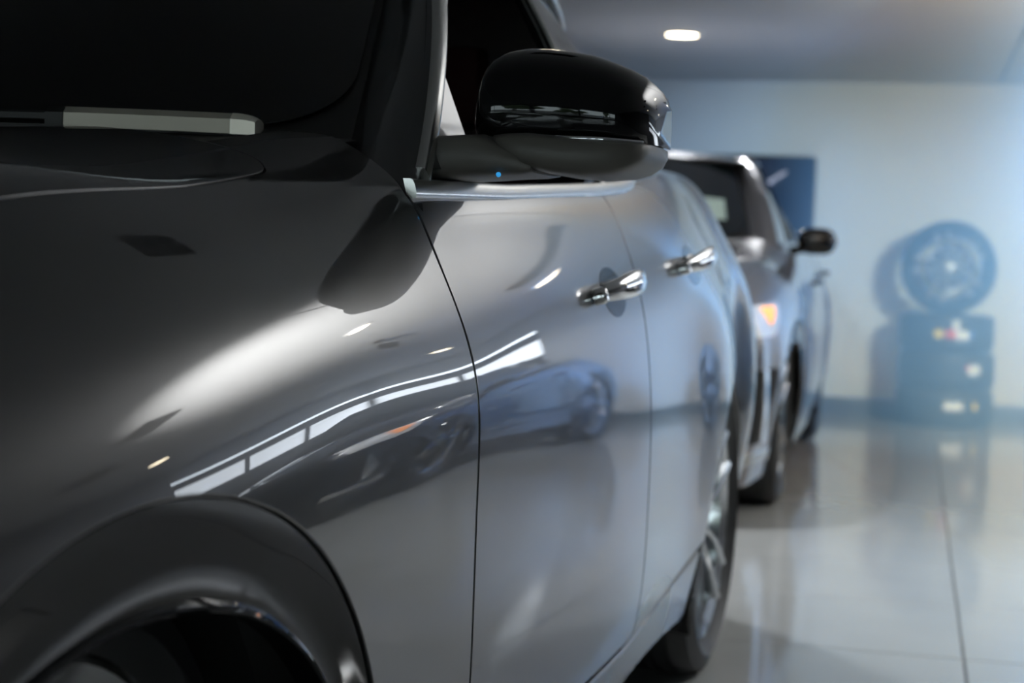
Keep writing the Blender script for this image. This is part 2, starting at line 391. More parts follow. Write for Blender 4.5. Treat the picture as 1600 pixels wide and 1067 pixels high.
def car_common(root, sc, paint, glass, hires, sides=(1, -1), open_window=False, gw=1.0):
    """Body panels, greenhouse and wheels shared by the cars; sc scales the base shape."""
    P0 = Body(*sc); G = 0.0045; bs_ = sc; gs = (sc[0] * gw, sc[1], sc[2]); qt = QBELT - 0.02 + (0.55 if gw < 1 else 0)
    kk = {1: 1.0 if hires else 0.45, -1: 0.3, 0: 1.0 if hires else 0.4}; cur = [0]
    def N(n): return max(6, int(n * kk[cur[0]]))
    zc = lambda p: p[:, 2] / sc[2]
    bc = lambda p: np.abs(p[:, 0]) / sc[0]
    parts = {}
    FC, RC = 0.79, 1.86                     # shut lines front/back of the front door
    def rear_cut(p): return 2.86 - 0.28 * np.clip((0.90 - zc(p)) / 0.5, 0, 1) ** 1.5 * 1.0
    for sgn in sides:
        P = P0 if sgn > 0 else mirrored(P0); fl = sgn < 0; cur[0] = sgn
        parts[('fender', sgn)] = panel('front_fender', P, (-0.55, 0.99), (0.4, 7.6), N(190), N(230),
            [lambda u, v, p: arch_r(u, zc(p), 0.0) - 0.0025,
             lambda u, v, p: FC - G + np.maximum(0, 0.862 - bc(p)) * 0.95 - u,
             lambda u, v, p: -hood_sd(u, bc(p)) - 0.004, lambda u, v, p: bc(p) - 0.615,
             lambda u, v, p: np.where(zc(p) < 0.7, u + 0.50, u + 0.549)],
            paint, root, flip=fl)
        parts[('nose', sgn)] = panel('front_bumper', P, (-0.93, -0.48), (-0.2, 8.0), N(60), N(140),
            [lambda u, v, p: -hood_sd(u, bc(p)) - G, lambda u, v, p: np.where(zc(p) < 0.7, -0.50 - G * 2 - u, -0.55 - G - u), lambda u, v, p: arch_r(u, zc(p), 0.0) - 0.0025],
            paint, root, flip=fl)
        parts[('door', sgn)] = panel('front_door', P, (0.75, 1.9), (0.3, 6.5), N(120), N(150),
            [lambda u, v, p: u - FC - G, lambda u, v, p: RC - G - u, lambda u, v, p: qt - v,
             lambda u, v, p: zc(p) - sill_z(u) - G], paint, root, flip=fl)
        parts[('rdoor', sgn)] = panel('rear_door', P, (1.8, 3.0), (0.3, 6.5), N(120), N(150),
            [lambda u, v, p: u - RC - G, lambda u, v, p: rear_cut(p) - G - u, lambda u, v, p: qt + (0.5 * np.clip((u - 1.98) / 0.3, 0, 1) if gw == 1 else 0) - v,
             lambda u, v, p: arch_r(u, zc(p), WB) - 0.0025, lambda u, v, p: zc(p) - sill_z(u) - G], paint, root, flip=fl)
        parts[('quarter', sgn)] = panel('rear_quarter_panel', P, (2.3, 3.9), (0.2, 6.6), N(120), N(140),
            [lambda u, v, p: u - rear_cut(p) - G, lambda u, v, p: arch_r(u, zc(p), WB) - 0.0025,
             lambda u, v, p: np.where(u < WB, zc(p) - sill_z(u) - G, 9)], paint, root, flip=fl)
        panel('sill_panel', P, (0.40, 2.70), (-0.25, 1.6), N(120), N(40),
            [lambda u, v, p: sill_z(u) - 0.024 - zc(p), lambda u, v, p: arch_r(u, zc(p), 0.0) - 0.01, lambda u, v, p: arch_r(u, zc(p), WB) - 0.01],
            paint, root, r=0.006, offset=-0.004, flip=fl)
        panel('inner_body', P, (-0.60, 3.6), (-0.2, 5.8), N(120), N(50),
            [lambda u, v, p: arch_r(u, zc(p), 0.0) - 0.01, lambda u, v, p: arch_r(u, zc(p), WB) - 0.01], M['void'], root, r=0, offset=-0.018, flip=fl)
        # wheel-arch mouldings: gloss black, hollowed
        for a0, nm in ((0.0, 'front'), (WB, 'rear')):
            rings = []
            for t in np.linspace(-0.42, PI + 0.42, 90 if hires else 36):
                ring = []
                for (rad, ins) in ((0.457, 0.010), (0.453, 0.0045), (0.43, 0.008), (0.405, 0.014), (0.380, 0.018), (0.366, 0.018), (0.361, 0.013), (0.357, 0.012), (0.354, 0.015), (0.354, 0.025), (0.36, 0.05), (0.40, 0.05), (0.44, 0.05)):
                    rad2 = 0.452 - (0.452 - rad) * (max(0.3, 1 - 0.75 * (1 - math.sin(t))) if a0 == 0.0 else 0.45)
                    a = a0 + 1.10 * rad2 * math.cos(t); z = 0.375 + rad2 * math.sin(t)
                    ao = a0 + 1.10 * 0.452 * math.cos(t); zo = max(0.24, 0.375 + 0.452 * math.sin(t))
                    q = np.interp(zo, [0.25, 0.40, 0.58, 0.75, 0.85], [0, 1, 2.1, 3.2, 3.95])
                    bb = P0([ao], [q])[0][0] / sc[0]
                    ring.append((sgn * (bb - ins) * sc[0], a * sc[1], z * sc[2]))
                rings.append(ring)
            loft('wheel_arch_moulding', rings, M['gloss_black'], root, True, True, True, 0.35)
            # wheel well
            rings = []
            for t in np.linspace(-0.3, PI + 0.3, 24):
                rings.append([(sgn * bb * sc[0], (a0 + 1.1 * 0.44 * math.cos(t)) * sc[1], (0.375 + 0.44 * math.sin(t)) * sc[2]) for bb in (0.84, 0.55)])
            loft('wheel_well', rings, M['void'], root, False, False)
            wl = wheel(root, (sgn * (0.905 - 0.12 - (0.05 if a0 == 0 and hires else 0)) * sc[0], a0 * sc[1], R_TYRE), sgn)
        # side glass
        PS = side_P(gs, sgn)
        dlo = [lambda u, v, p: v - belt_z(u) - 0.012, lambda u, v, p: roof_z(u) - 0.03 - v, lambda u, v, p: u - apillar_a(v) - 0.02]
        if not (open_window and sgn > 0): panel('front_side_window', PS, (0.78, 1.9), (1.1, 1.64), N(60), N(40), dlo + [lambda u, v, p: 1.835 - u], glass, root, r=0.001, depth=0.006, flip=sgn < 0, offset=-0.012)
        panel('rear_side_window', PS, (1.8, 3.2), (1.1, 1.64), N(60), N(40), dlo + [lambda u, v, p: u - 1.93], glass, root, r=0.001, depth=0.006, flip=sgn < 0, offset=-0.012)
        panel('door_pillar_cover', PS, (1.8, 2.0), (1.12, 1.64), N(16), N(40), [dlo[0], dlo[1], lambda u, v, p: u - 1.84, lambda u, v, p: 1.925 - u], M['gloss_black'], root, r=0.001, flip=sgn < 0, offset=-0.004)
        opening = lambda u, v: np.minimum.reduce([v - belt_z(u) - 0.004, roof_z(u) - 0.035 - v, u - apillar_a(v) - 0.022, np.maximum(1.85 - u, u - 1.92), 3.0 - u])
        panel('window_frame', PS, (0.78, 3.5), (1.08, 1.66), N(150), N(80), [lambda u, v, p: -opening(u, v), lambda u, v, p: v - belt_z(u) + 0.03, lambda u, v, p: roof_z(u) - v, lambda u, v, p: u - apillar_a(v) + 0.004,
            lambda u, v, p: 3.35 - u], M['gloss_black'], root, r=0, flip=sgn < 0, offset=-0.02)
        # rear pillar in body colour
        panel('rear_pillar', PS, (2.2, 3.7), (1.15, 1.66), N(60), N(40), [lambda u, v, p: belt_z(u) - 0.004 - v, lambda u, v, p: roof_z(u) - v, lambda u, v, p: v - 1.14, lambda u, v, p: 3.45 - u], paint, root, offset=-0.004, flip=sgn < 0)
        # front pillar between windscreen and side glass
        SP = screen_P((1, 1, 1))
        def pillar(s, t, sgn=sgn):
            e1 = SP(np.full_like(t, 0.985), t * 1.0); zz = 1.125 + np.maximum(t, 0) * 0.50 + np.minimum(t, 0) * 0.3
            e2 = np.stack([side_b(apillar_a(zz), zz) - 0.004, apillar_a(zz), zz], 1)
            p = e1 * (1 - s[:, None]) + e2 * s[:, None]
            bul = 0.035 * 4 * s * (1 - s)
            p = p + bul[:, None] * np.array([0.45, -0.55, 0.45])
            return p * np.array([sgn, 1, 1]) * np.array(gs)
        parts[('pillar', sgn)] = panel('windscreen_pillar', pillar, (0, 1), (-0.14, 1.0), N(30), N(60), [], paint, root, r=0.002, flip=sgn < 0)
    cur[0] = 0
    # bonnet, both halves as one sheet
    def hoodP(u, v):
        q = 11.4 - np.abs(v); p = P0(u, q); p[:, 0] *= np.sign(v) + (v == 0); return p
    parts['hood'] = panel('bonnet', hoodP, (-0.84, 0.88), (-5.3, 5.3), N(120), N(180),
        [lambda u, v, p: hood_sd(u, bc(p)) - 0.0025], paint, root, r=0.0015, flip=True)
    panel('inner_bonnet', hoodP, (-0.88, 0.93), (-5.9, 5.9), N(40), N(50), [lambda u, v, p: 0.80 - bc(p)], M['void'], root, r=0, offset=-0.022, flip=True)
    # scuttle below the windscreen
    rings = []
    for u in np.linspace(-1, 1, 25):
        b = 0.70 * u; a0 = 0.80 - 0.03 * u * u; a1 = 0.98 + 0.11 * u * u
        z0 = 1.168 - 0.012 * u * u
        rings.append([(b * sc[0], a0 * sc[1], (z0 - 0.03) * sc[2]), (b * sc[0], (a0 + .02) * sc[1], (z0 - .005) * sc[2]), (b * sc[0], (a0 * .4 + a1 * .6) * sc[1], 1.180 * sc[2]), (b * sc[0], a1 * sc[1], 1.196 * sc[2]), (b * sc[0], (a1 + .05) * sc[1], 1.1 * sc[2]), (b * sc[0], a0 * sc[1], 1.08 * sc[2])])
    loft('scuttle', rings, M['satin_black'], root, True, True)
    PW = screen_P(gs)
    panel('windscreen_border', PW, (-1, 1), (-0.01, 1), N(50), N(40), [], M['satin_black'], root, r=0.001, offset=-0.004)
    rc = 0.16
    def corner(u, v, p):
        x = np.maximum(0, np.abs(u) - (0.965 - 0.20)) / 0.20; y = np.maximum(0, (0.03 + 0.22) - v) / 0.22
        return 1 - np.hypot(x, y)
    parts['screen'] = panel('windscreen', PW, (-0.985, 0.985), (0.02, 0.97), N(90), N(70), [corner], glass, root, r=0.0005, depth=0.003, offset=0.002)
    # roof
    def roofP(u, v):
        top = roof_z(u); e = side_b(u, top)
        b = e * v; z = top + 0.055 * (1 - v ** 2) * np.clip((u - 1.4) / 0.4, 0.1, 1)
        return np.stack([b * gs[0], u * sc[1], z * sc[2]], 1)
    panel('roof', roofP, (1.58, 3.62), (-1, 1), N(60), N(50), [], paint, root, r=0.003, flip=True)
    # grille closing the nose
    qs = np.linspace(-0.2, 11.4, 30); pr = P0(np.full(30, -0.93), qs)
    loft('radiator_grille', [[(x * p[0], p[1] - 0.02 * (1 - x * x) * sc[1], p[2]) for x in np.linspace(-1, 1, 13)] for p in pr], M['gloss_black'], root, False, False)
    # tail
    loft('tailgate', [[(x * w * sc[0], (3.86 + 0.06 * (1 - x * x) - dz * max(0, z - 1.1)) * sc[1], z * sc[2]) for x in np.linspace(-1, 1, 13)] for (z, w, dz) in ((0.35, .70, 0), (0.6, .74, 0), (0.9, .74, 0), (1.1, .64, .5), (1.2, .54, .55), (1.4, .44, .55), (1.62, .30, .55))],
         paint, root, False, False)
    # cabin: dark lining and two front seats
    box('cabin_floor', (-0.80 * sc[0], 1.0 * sc[1], 0.32), (0.80 * sc[0], 3.4 * sc[1], 0.36), M['void'], root)
    box('dashboard', (-0.74 * sc[0], 1.0 * sc[1], 0.36), (0.74 * sc[0], 1.32 * sc[1], 1.12 * sc[2]), M['satin_black'], root, bev=0.06)
    if open_window:
        for x in (0.40, -0.40):
            st = box('front_seat', (x - .25, 1.65, 0.36), (x + .25, 2.15, 0.72), M['seat_red'], root, bev=0.06)
            box('seat_back', (x - .24, 2.08, 0.66), (x + .24, 2.24, 1.26), M['seat_red'], st, bev=0.06)
            box('head_rest', (x - .13, 2.12, 1.29), (x + .13, 2.22, 1.46), M['seat_red'], st, bev=0.04)
        box('rear_bench', (-0.68, 2.75, 0.36), (0.68, 3.3, 1.20), M['seat_red'], root, bev=0.08)
        box('door_lining', (0.78, 0.95, 0.36), (0.80, 3.3, 1.10), M['satin_black'], root)
    return parts, P0

# ------------------------------------------------------------------ the room
X0, X1, Y0, Y1, ZC = -6.4, 4.6, -5.0, 12.27, 2.30
fl = box('floor', (X0, Y0, -0.06), (X1, Y1, -0.006), M['grout']); tag(fl, kind='structure')
TX, TY = 1.47, 0.735
tile_me = None
def tile_mesh():
    bm = box_bm((0.0025, 0.0025, -0.006), (TX - 0.0025, TY - 0.0025, 0.0), 0.0012, 1)
    o = from_bm('floor_tile', bm, M['tile'], fl, False); return o
ix0 = math.floor((X0 - 0.183) / TX); iy0 = math.floor((Y0 - 5.46) / TY)
for i in range(ix0, math.ceil((X1 - 0.183) / TX)):
    for j in range(iy0, math.ceil((Y1 - 5.46) / TY)):
        if tile_me is None: o = tile_mesh(); tile_me = o.data
        else: o = link(bpy.data.objects.new('floor_tile', tile_me), fl)
        o.location = (0.183 + i * TX, 5.46 + j * TY, 0)
wb = box('wall_back', (X0, Y1, 0), (2.7, Y1 + 0.15, ZC + 0.1), M['wall']); tag(wb, kind='structure')
box('window_sill', (2.7, Y1, 0), (X1, Y1 + 0.15, 1.28), M['dark_wall'], wb)
box('window_head', (2.7, Y1, 1.66), (X1, Y1 + 0.15, 1.84), M['dark_wall'], wb)
box('window_pane', (2.7, Y1 + 0.05, 1.28), (X1, Y1 + 0.07, 1.66), M['day'], wb)
box('window_post', (3.62, Y1 - 0.01, 1.28), (3.68, Y1 + 0.1, 1.66), M['frame'], wb)
box('clerestory_pane', (2.7, Y1 + 0.05, 1.84), (X1, Y1 + 0.07, 1.90), M['clerestory'], wb)
box('clerestory_head', (2.7, Y1, 1.90), (X1, Y1 + 0.15, ZC + 0.1), M['wall'], wb)
tag(box('baseboard_back', (X0, Y1 - 0.014, 0.0), (X1, Y1, 0.115), M['base'], bev=0.003), kind='structure')
tag(box('wall_left', (X0 - 0.15, Y0, 0), (X0, Y1, ZC + 0.1), M['wall']), kind='structure')
ce = box('ceiling', (X0, Y0, ZC + 0.02), (X1, Y1, ZC + 0.1), M['grout']); tag(ce, kind='structure')
gx = [X0, -5.5, -2.5, 0.515, 3.5, X1]
for a, b in zip(gx[:-1], gx[1:]):
    box('ceiling_panel', (a + 0.008, Y0, ZC), (b - 0.008, Y1, ZC + 0.02), M['ceiling'], ce, bev=0.002)
# glazed wall on the right: tall panes between posts
wr = empty('wall_right', (X1, 0, 0)); tag(wr, kind='structure')
def wbox(name, lo, hi, m): return box(name, (lo[0] - X1, lo[1], lo[2]), (hi[0] - X1, hi[1], hi[2]), m, wr, bev=0.004)
YW, ZW0, ZW1 = 7.4, 1.28, 1.66
wbox('clerestory_pane', (X1 + 0.03, YW, 1.84), (X1 + 0.05, Y1, 1.90), M['clerestory'])
wbox('clerestory_head', (X1, YW, 1.90), (X1 + 0.12, Y1, ZC + 0.1), M['wall'])
wbox('solid_wall', (X1, Y0, 0), (X1 + 0.12, YW, ZC + 0.1), M['dark_wall'])
wbox('window_sill', (X1, YW, 0), (X1 + 0.12, Y1, ZW0), M['dark_wall'])
wbox('window_head', (X1, YW, ZW1), (X1 + 0.12, Y1, 1.84), M['dark_wall'])
ny = 3
for k in range(ny + 1):
    y = YW + (Y1 - YW) * k / ny
    wbox('window_post', (X1 - 0.01, y - 0.03, ZW0), (X1 + 0.10, y + 0.03, ZW1), M['frame'])
    if k < ny:
        wbox('window_pane', (X1 + 0.04, y + 0.03, ZW0), (X1 + 0.06, y + (Y1 - YW) / ny - 0.03, ZW1), M['day'])
# shop front behind the camera
wf = empty('wall_front', (0, Y0, 0)); tag(wf, kind='structure')
def fbox(name, lo, hi, m): return box(name, (lo[0], lo[1] - Y0, lo[2]), (hi[0], hi[1] - Y0, hi[2]), m, wf, bev=0.004)
fbox('window_head', (X0, Y0 - 0.12, 2.12), (X1, Y0, ZC + 0.1), M['dark_wall'])
fbox('window_sill', (X0, Y0 - 0.12, 0), (X1, Y0, 0.25), M['base'])
for k in range(7):
    x = X0 + (X1 - X0) * k / 6
    fbox('window_post', (x - 0.05, Y0 - 0.1, 0.25), (x + 0.05, Y0, 2.12), M['frame'])
    if k < 6: fbox('window_pane', (x + 0.05, Y0 - 0.06, 0.25), (x + (X1 - X0) / 6 - 0.05, Y0 - 0.04, 2.12), M['front_glass'])

tag(box('ground', (-20, -40, -0.2), (20, Y0 - 0.12, -0.06), M['asphalt']), kind='structure')
def tree(x, y, h, label):
    t = empty('tree', (x, y, -0.06)); tag(t, label, 'tree', 'trees outside the shop front')
    tube('trunk', [(0, 0, 0), (0.05, 0.02, h * .3), (0, 0, h * .55)], [0.14, 0.11, 0.07], M['bark'], t, 8)
    bm = bmesh.new()
    for k in range(14):
        r = random.uniform(0.35, 0.7) * h / 4; th = random.uniform(0, 2 * PI); d = random.uniform(0, 1) ** .5 * h * .32
        mtx = Matrix.Translation((d * math.cos(th), d * math.sin(th), h * random.uniform(.32, .95)))
        res = bmesh.ops.create_icosphere(bm, subdivisions=2, radius=r, matrix=mtx)
        for v in res['verts']: v.co += Vector((random.uniform(-1, 1), random.uniform(-1, 1), random.uniform(-1, 1))) * r * 0.13
    from_bm('crown', bm, M['leaves'], t)
tree(-6.0, -13, 4.6, 'tallest tree outside the shop front, faintly mirrored in the mirror cap')
tree(-1.6, -11, 3.4, 'middle tree outside the shop front, faintly mirrored in the mirror cap')
tree(3.4, -12.5, 4.0, 'tree outside the shop front nearest the side windows')

# ------------------------------------------------------------------ recessed ceiling lamps
lamp0 = None
def ceiling_lamp(x, y, label, power=1.0):
    global lamp0
    if lamp0 is None:
        t = empty('ceiling_lamp', (x, y, ZC))
        lathe('trim_ring', [(0.0, 0.085), (-0.012, 0.088), (-0.016, 0.105), (-0.008, 0.12), (0.0, 0.122)], M['white_metal'], t, 'z', 40)
        lathe('lamp_disc', [(-0.010, 0.0), (-0.010, 0.05), (-0.008, 0.087), (0.0, 0.087)], M['lamp'], t, 'z', 40, closed=False)
        lamp0 = t
    else:
        t = copy_tree(lamp0); t.location = (x, y, ZC)
    tag(t, label, 'ceiling lamp', 'recessed ceiling lamps')
    l = bpy.data.lights.new('lamp_light', 'SPOT'); l.energy = LAMP_POWER * power; l.color = (0.90, 0.95, 1.0); l.spot_size = 2.6; l.spot_blend = 0.8; l.shadow_soft_size = 0.08
    lo = link(bpy.data.objects.new('lamp_light', l), t); lo.location = (0, 0, -0.03)
    return t
ceiling_lamp(-1.32, 9.72, 'round glowing ceiling lamp above the parked crossover')
for x, y, lb in ((-1.32, 6.2, 'round ceiling lamp in front of the parked crossover, nearer the camera'), (1.27, 9.1, 'round ceiling lamp mirrored as a pale spot ahead of the front door handle'),
                 (2.9, 10.7, 'added unseen ceiling lamp in the far corner, brightening the wall mirrored in the doors'),  # added to brighten the right part of the back wall
                 (1.27, 6.2, 'round ceiling lamp mirrored as a small dash on the front fender'), (3.6, 6.2, 'round ceiling lamp beside the windows, mirrored low on the fender')):
    ceiling_lamp(x, y, lb, 0.1 if x > 1 and y < 7 else 0.35 if 1 < x < 2 else 0.6 if x > 2 else 1.0)
vent0 = None
for x, y, w_, lb in ((1.05, 8.3, 0.34, 'square black ceiling vent mirrored above the front door handle'), (2.05, 4.5, 0.30, 'square black ceiling vent mirrored low on the front fender'), (-0.72, 3.35, 0.26, 'small black ceiling vent mirrored near the bonnet corner'), (3.0, 4.9, 0.3, 'square black ceiling vent mirrored just above the wheel arch')):
    if vent0 is None:
        v_ = empty('ceiling_vent', (x, y, ZC)); box('backing', (-.5, -.5, -.004), (.5, .5, 0), M['void'], v_)
        for k in range(4):
            a = k * PI / 2; f_ = box('frame_bar', (-.5, .44, -.02), (.5, .5, 0), M['satin_black'], v_); f_.rotation_euler = (0, 0, a)
        for k in range(7): box('slat', (-.45, -.39 + k * .125, -.016), (.45, -.36 + k * .125, -.003), M['satin_black'], v_)
        vent0 = v_
    else: v_ = copy_tree(vent0); v_.location = (x, y, ZC)
    v_.scale = (w_, w_, 1); tag(v_, lb, 'vent', 'ceiling vents')
up = empty('added_uplighter', (1.5, 2.6, 0)); tag(up, 'added unseen uplighter brightening the ceiling that the fender mirrors', 'added lamp')  # added out of view to make the ceiling glow mirrored in the fender
lathe('base', [(0, 0), (0, .15), (.015, .15), (.025, .03), (.025, 0)], M['satin_black'], up, 'z', 32, closed=False)
lathe('pole', [(.02, .012), (.30, .012)], M['satin_black'], up, 'z', 16, closed=False)
lathe('shade', [(.30, 0.012), (.31, .05), (.40, .11), (.41, .115), (.405, .108), (.33, .05), (.325, 0.0)], M['satin_black'], up, 'z', 32, closed=False)
ul = bpy.data.lights.new('added_uplight', 'SPOT'); ul.energy = UPLIGHT_POWER; ul.color = (1.0, 0.98, 0.95); ul.spot_size = 0.82; ul.spot_blend = 1.0; ul.shadow_soft_size = 0.06
o = link(bpy.data.objects.new('added_uplight', ul), up); o.location = (0, 0, 0.42); o.rotation_mode = 'QUATERNION'; o.rotation_quaternion = (Vector((1.25, 5.5, ZC)) - Vector((1.5, 2.6, 0.42))).to_track_quat('-Z', 'Y')

# spotlight added out of view to light haze and tyre stack blue
spv = Vector((0.30, 11.6, 0.85)) - Vector((1.85, 7.5, 2.14)); spv.normalize()
sl = empty('added_spotlight', (1.85, 7.5, ZC)); tag(sl, 'added unseen spotlight throwing blue light on the haze and tyre stack', 'spotlight')
lathe('mount', [(0, 0), (0, .05), (-.03, .05), (-.03, .012), (-.10, .012), (-.10, 0)], M['satin_black'], sl, 'z', 24, closed=False)
can = lathe('lamp_head', [(-.06, 0), (-.06, .05), (.07, .055), (.075, .05), (.02, .045), (.02, 0)], M['satin_black'], sl, 'z', 24, closed=False)
can.location = (0, 0, -0.15); can.rotation_mode = 'QUATERNION'; can.rotation_quaternion = spv.to_track_quat('Z', 'Y')
pl = bpy.data.lights.new('added_beam', 'SPOT'); pl.energy = SPOT_POWER; pl.color = (0.19, 0.43, 1.0); pl.spot_size = 0.95; pl.spot_blend = 1.0; pl.shadow_soft_size = 0.28
po = link(bpy.data.objects.new('added_beam', pl), sl); po.location = Vector((0, 0, -0.15)) + spv * 0.09; po.rotation_mode = 'QUATERNION'; po.rotation_quaternion = spv.to_track_quat('-Z', 'Y')

# ------------------------------------------------------------------ dark car in the foreground
AL = math.radians(16.2 - 12.94)
Dv = Vector((math.sin(AL), math.cos(AL), 0)); Nv = Vector((math.cos(AL), -math.sin(AL), 0))
car1 = empty('suv', Dv * 1.25 + Nv * (-1.60), -AL)
tag(car1, 'glossy near-black car filling the left foreground, with chrome window trim', 'car')
SC1 = (1.0, 1.0, 1.0)
P1, B1 = car_common(car1, SC1, M['paint'], M['tinted_glass'], True, open_window=True)

def on_body(u, q, off=0.0):
    p = B1([u], [q])[0]; n = vnormal(B1, np.array([u]), np.array([q]))[0]
    return Vector(p + n * off), Vector(n)
def q_at(u, z):                      # row parameter on the side where the surface has height z
    qs = np.linspace(0, QBELT, 300); zz = B1(np.full(300, u), qs)[:, 2]
    return float(np.interp(z, zz, qs))

# chrome trim round the side glass
def side_pt(a, z, off=0.0): return (float(side_b(a, z)) + off, a, z)
def strip(name, pts, half, proud, m, parent):
    """A flat bright strip following the side surface; pts are (a, z)."""
    pts = np.array(pts); rings = []
    for i in range(len(pts)):
        t = pts[min(i + 1, len(pts) - 1)] - pts[max(i - 1, 0)]; t /= np.linalg.norm(t); w = np.array([-t[1], t[0]])
        ring = []
        for (k, d) in ((-1, -0.006), (-1, 0.45), (-0.82, 0.85), (-0.4, 1.0), (0.4, 1.0), (0.82, 0.85), (1, 0.45), (1, -0.006)):
            a_, z_ = pts[i] + w * half * k
            ring.append((float(side_b(a_, z_)) + (d * proud if d > 0 else d), a_, z_))
        rings.append(ring)
    return loft(name, rings, m, parent, True, True, True, 0.9)
bz = np.concatenate([np.linspace(0.795, 2.0, 40), np.linspace(2.02, 3.0, 40)])
strip('belt_trim', [(a, float(belt_z(a)) - 0.010) for a in bz], 0.0125, 0.008, M['satin_chrome'], car1)
strip('pillar_trim', [(float(apillar_a(z)) + 0.008, z) for z in np.linspace(1.135, 1.60, 50)], 0.012, 0.007, M['satin_chrome'], car1)
rl = [side_pt(a, float(roof_z(a)) - 0.012, 0.004) for a in np.linspace(1.62, 3.1, 30)]
tube('roof_trim', rl, 0.009, M['satin_chrome'], car1, 10)
bp = [side_pt(1.88, z, 0.001) for z in np.linspace(1.17, 1.60, 12)]
tube('pillar_edge', bp, 0.007, M['satin_chrome'], car1, 8)

# door handles: chrome pull over a flush black patch painted for the cup's shade
def handle(door, a0, a1, z0, z1):
    n = 15; rings = []
    pts = []
    for i in range(n):
        t = i / (n - 1); a = a0 + (a1 - a0) * t; z = z0 + (z1 - z0) * t
        q = q_at(a, z); off = 0.012 + 0.030 * math.sin(PI * min(1, max(0, t))) ** 0.6
        p, nn = on_body(a, q, off); pts.append(p)
    rad = [0.015 + 0.009 * math.sin(PI * i / (n - 1)) for i in range(n)]
    h = tube('door_handle', pts, rad, M['chrome'], door, 14, flat=(0.62, 1.0), up=(0, 0, 1))
    tag(h, label='chrome door handle')
    for (aa, zz, nm, m, rr) in ((a0 - 0.028, z0 - 0.004, 'lock_cover', M['chrome'], 0.014),):
        q = q_at(aa, zz); p, nn = on_body(aa, q, 0.012)
        me = lathe(nm, [(-0.01, 0.0), (-0.01, rr), (0.006, rr), (0.012, rr * .7), (0.014, 0)], m, door, 'x', 20, closed=False)
        me.location = p; me.rotation_mode = 'QUATERNION'; me.rotation_quaternion = Vector((1, 0, 0)).rotation_difference(nn)
    am = (a0 + a1) / 2; zm = (z0 + z1) / 2; q = q_at(am, zm); p, nn = on_body(am, q, 0.0)
    panel('cup_shade', B1, (am - 0.10, am + 0.10), (3.2, 5.8), 40, 60, [lambda u, v, p: 1 - ((u - am) / 0.085) ** 2 - ((p[:, 2] - zm + 0.004) / 0.042) ** 2], M['gloss_black'], door, r=0.0004, depth=0.001, offset=0.0008)
handle(P1[('door', 1)], 1.52, 1.77, 0.974, 0.990)
handle(P1[('rdoor', 1)], 2.30, 2.58, 1.020, 1.040)

# door mirror
mir = empty('door_mirror', (0, 0, 0)); mir.parent = car1
def mirror_outline(b):               # top edge of the housing over b
    return float(np.interp(b, [.878, .881, .888, .902, .935, .985, 1.03, 1.07, 1.10, 1.114, 1.118], [1.25, 1.285, 1.305, 1.317, 1.323, 1.321, 1.313, 1.300, 1.285, 1.268, 1.248]))
rings = []
bs = [.878, .879, .881, .885, .891, .900, .915, .94, .97, 1.00, 1.03, 1.06, 1.08, 1.095, 1.105, 1.112, 1.116, 1.118]
for b in bs:
    t = (b - .878) / (1.118 - .878); top = mirror_outline(b)
    e = max(0.0, 1 - (1 - min(t, 0.13) / 0.13) ** 2) ** 0.5 if t < 0.13 else 1.0
    e2 = max(0.0, 1 - ((t - 0.80) / 0.20) ** 2.2) ** 0.5 if t > 0.80 else 1.0
    dep = min(e, 1) * 1.0
    af = 0.985 + 0.035 * (1 - e) + 0.085 * (1 - e2) + 0.05 * max(0, t - 0.35) ** 2      # front face
    ab = 1.16 + 0.02 * t
    bot = 1.197 - 0.004 * t; cz = bot + (top - bot) * 0.56
    h = top - cz
    prof = [(af + 0.012, bot), (af + 0.002, bot + 0.012), (af, bot + (cz - bot) * 0.55), (af + 0.002, cz - 0.003), (af + 0.006, cz + 0.004)]
    for k in range(1, 9):
        th = k / 8 * PI / 2
        prof.append((af + 0.006 + 0.085 * (1 - math.cos(th)) ** 0.85, cz + 0.004 + (h - 0.004) * math.sin(th)))
    prof += [(ab, top - 0.006), (ab + 0.004, (top + bot) / 2), (ab, bot)]
    prof = [(min(a, ab + 0.004), z) for a, z in prof]
    rings.append([(b, a, z) for a, z in prof])
loft('mirror_cap', rings, M['gloss_black'], mir, True, True, True, 1.2)
# lower housing and foot in textured plastic
def lower(name, secs, m):
    rings = []
    for (b, zt, zb, af, ab) in secs:
        ring = []
        n = 20; ca, cz_ = (af + ab) / 2, (zt + zb) / 2
        for k in range(n):
            th = 2 * PI * k / n; c, s_ = math.cos(th), math.sin(th)
            ring.append((b, ca - math.copysign(abs(c) ** 0.42, c) * (ab - af) / 2, cz_ + math.copysign(abs(s_) ** 0.42, s_) * (zt - zb) / 2))
        rings.append(ring)
    return loft(name, rings, m, mir, True, True, True, 1.0)
lower('mirror_lower_housing', [(.912, 1.200, 1.160, .985, 1.16), (.93, 1.201, 1.158, .972, 1.165), (.96, 1.202, 1.152, .962, 1.17), (1.00, 1.199, 1.146, .962, 1.175), (1.04, 1.197, 1.144, .970, 1.18), (1.075, 1.195, 1.147, .984, 1.185), (1.095, 1.194, 1.154, 1.000, 1.185), (1.109, 1.193, 1.164, 1.02, 1.185), (1.115, 1.192, 1.176, 1.042, 1.18)], M['matte_grey'])
lower('mirror_foot', [(.815, 1.190, 1.131, .93, 1.07), (.84, 1.192, 1.132, .925, 1.08), (.87, 1.195, 1.135, .935, 1.10), (.90, 1.198, 1.139, .952, 1.13), (.925, 1.186, 1.142, .962, 1.14), (.955, 1.172, 1.144, .964, 1.14), (.972, 1.160, 1.147, .970, 1.13)], M['matte_grey'])
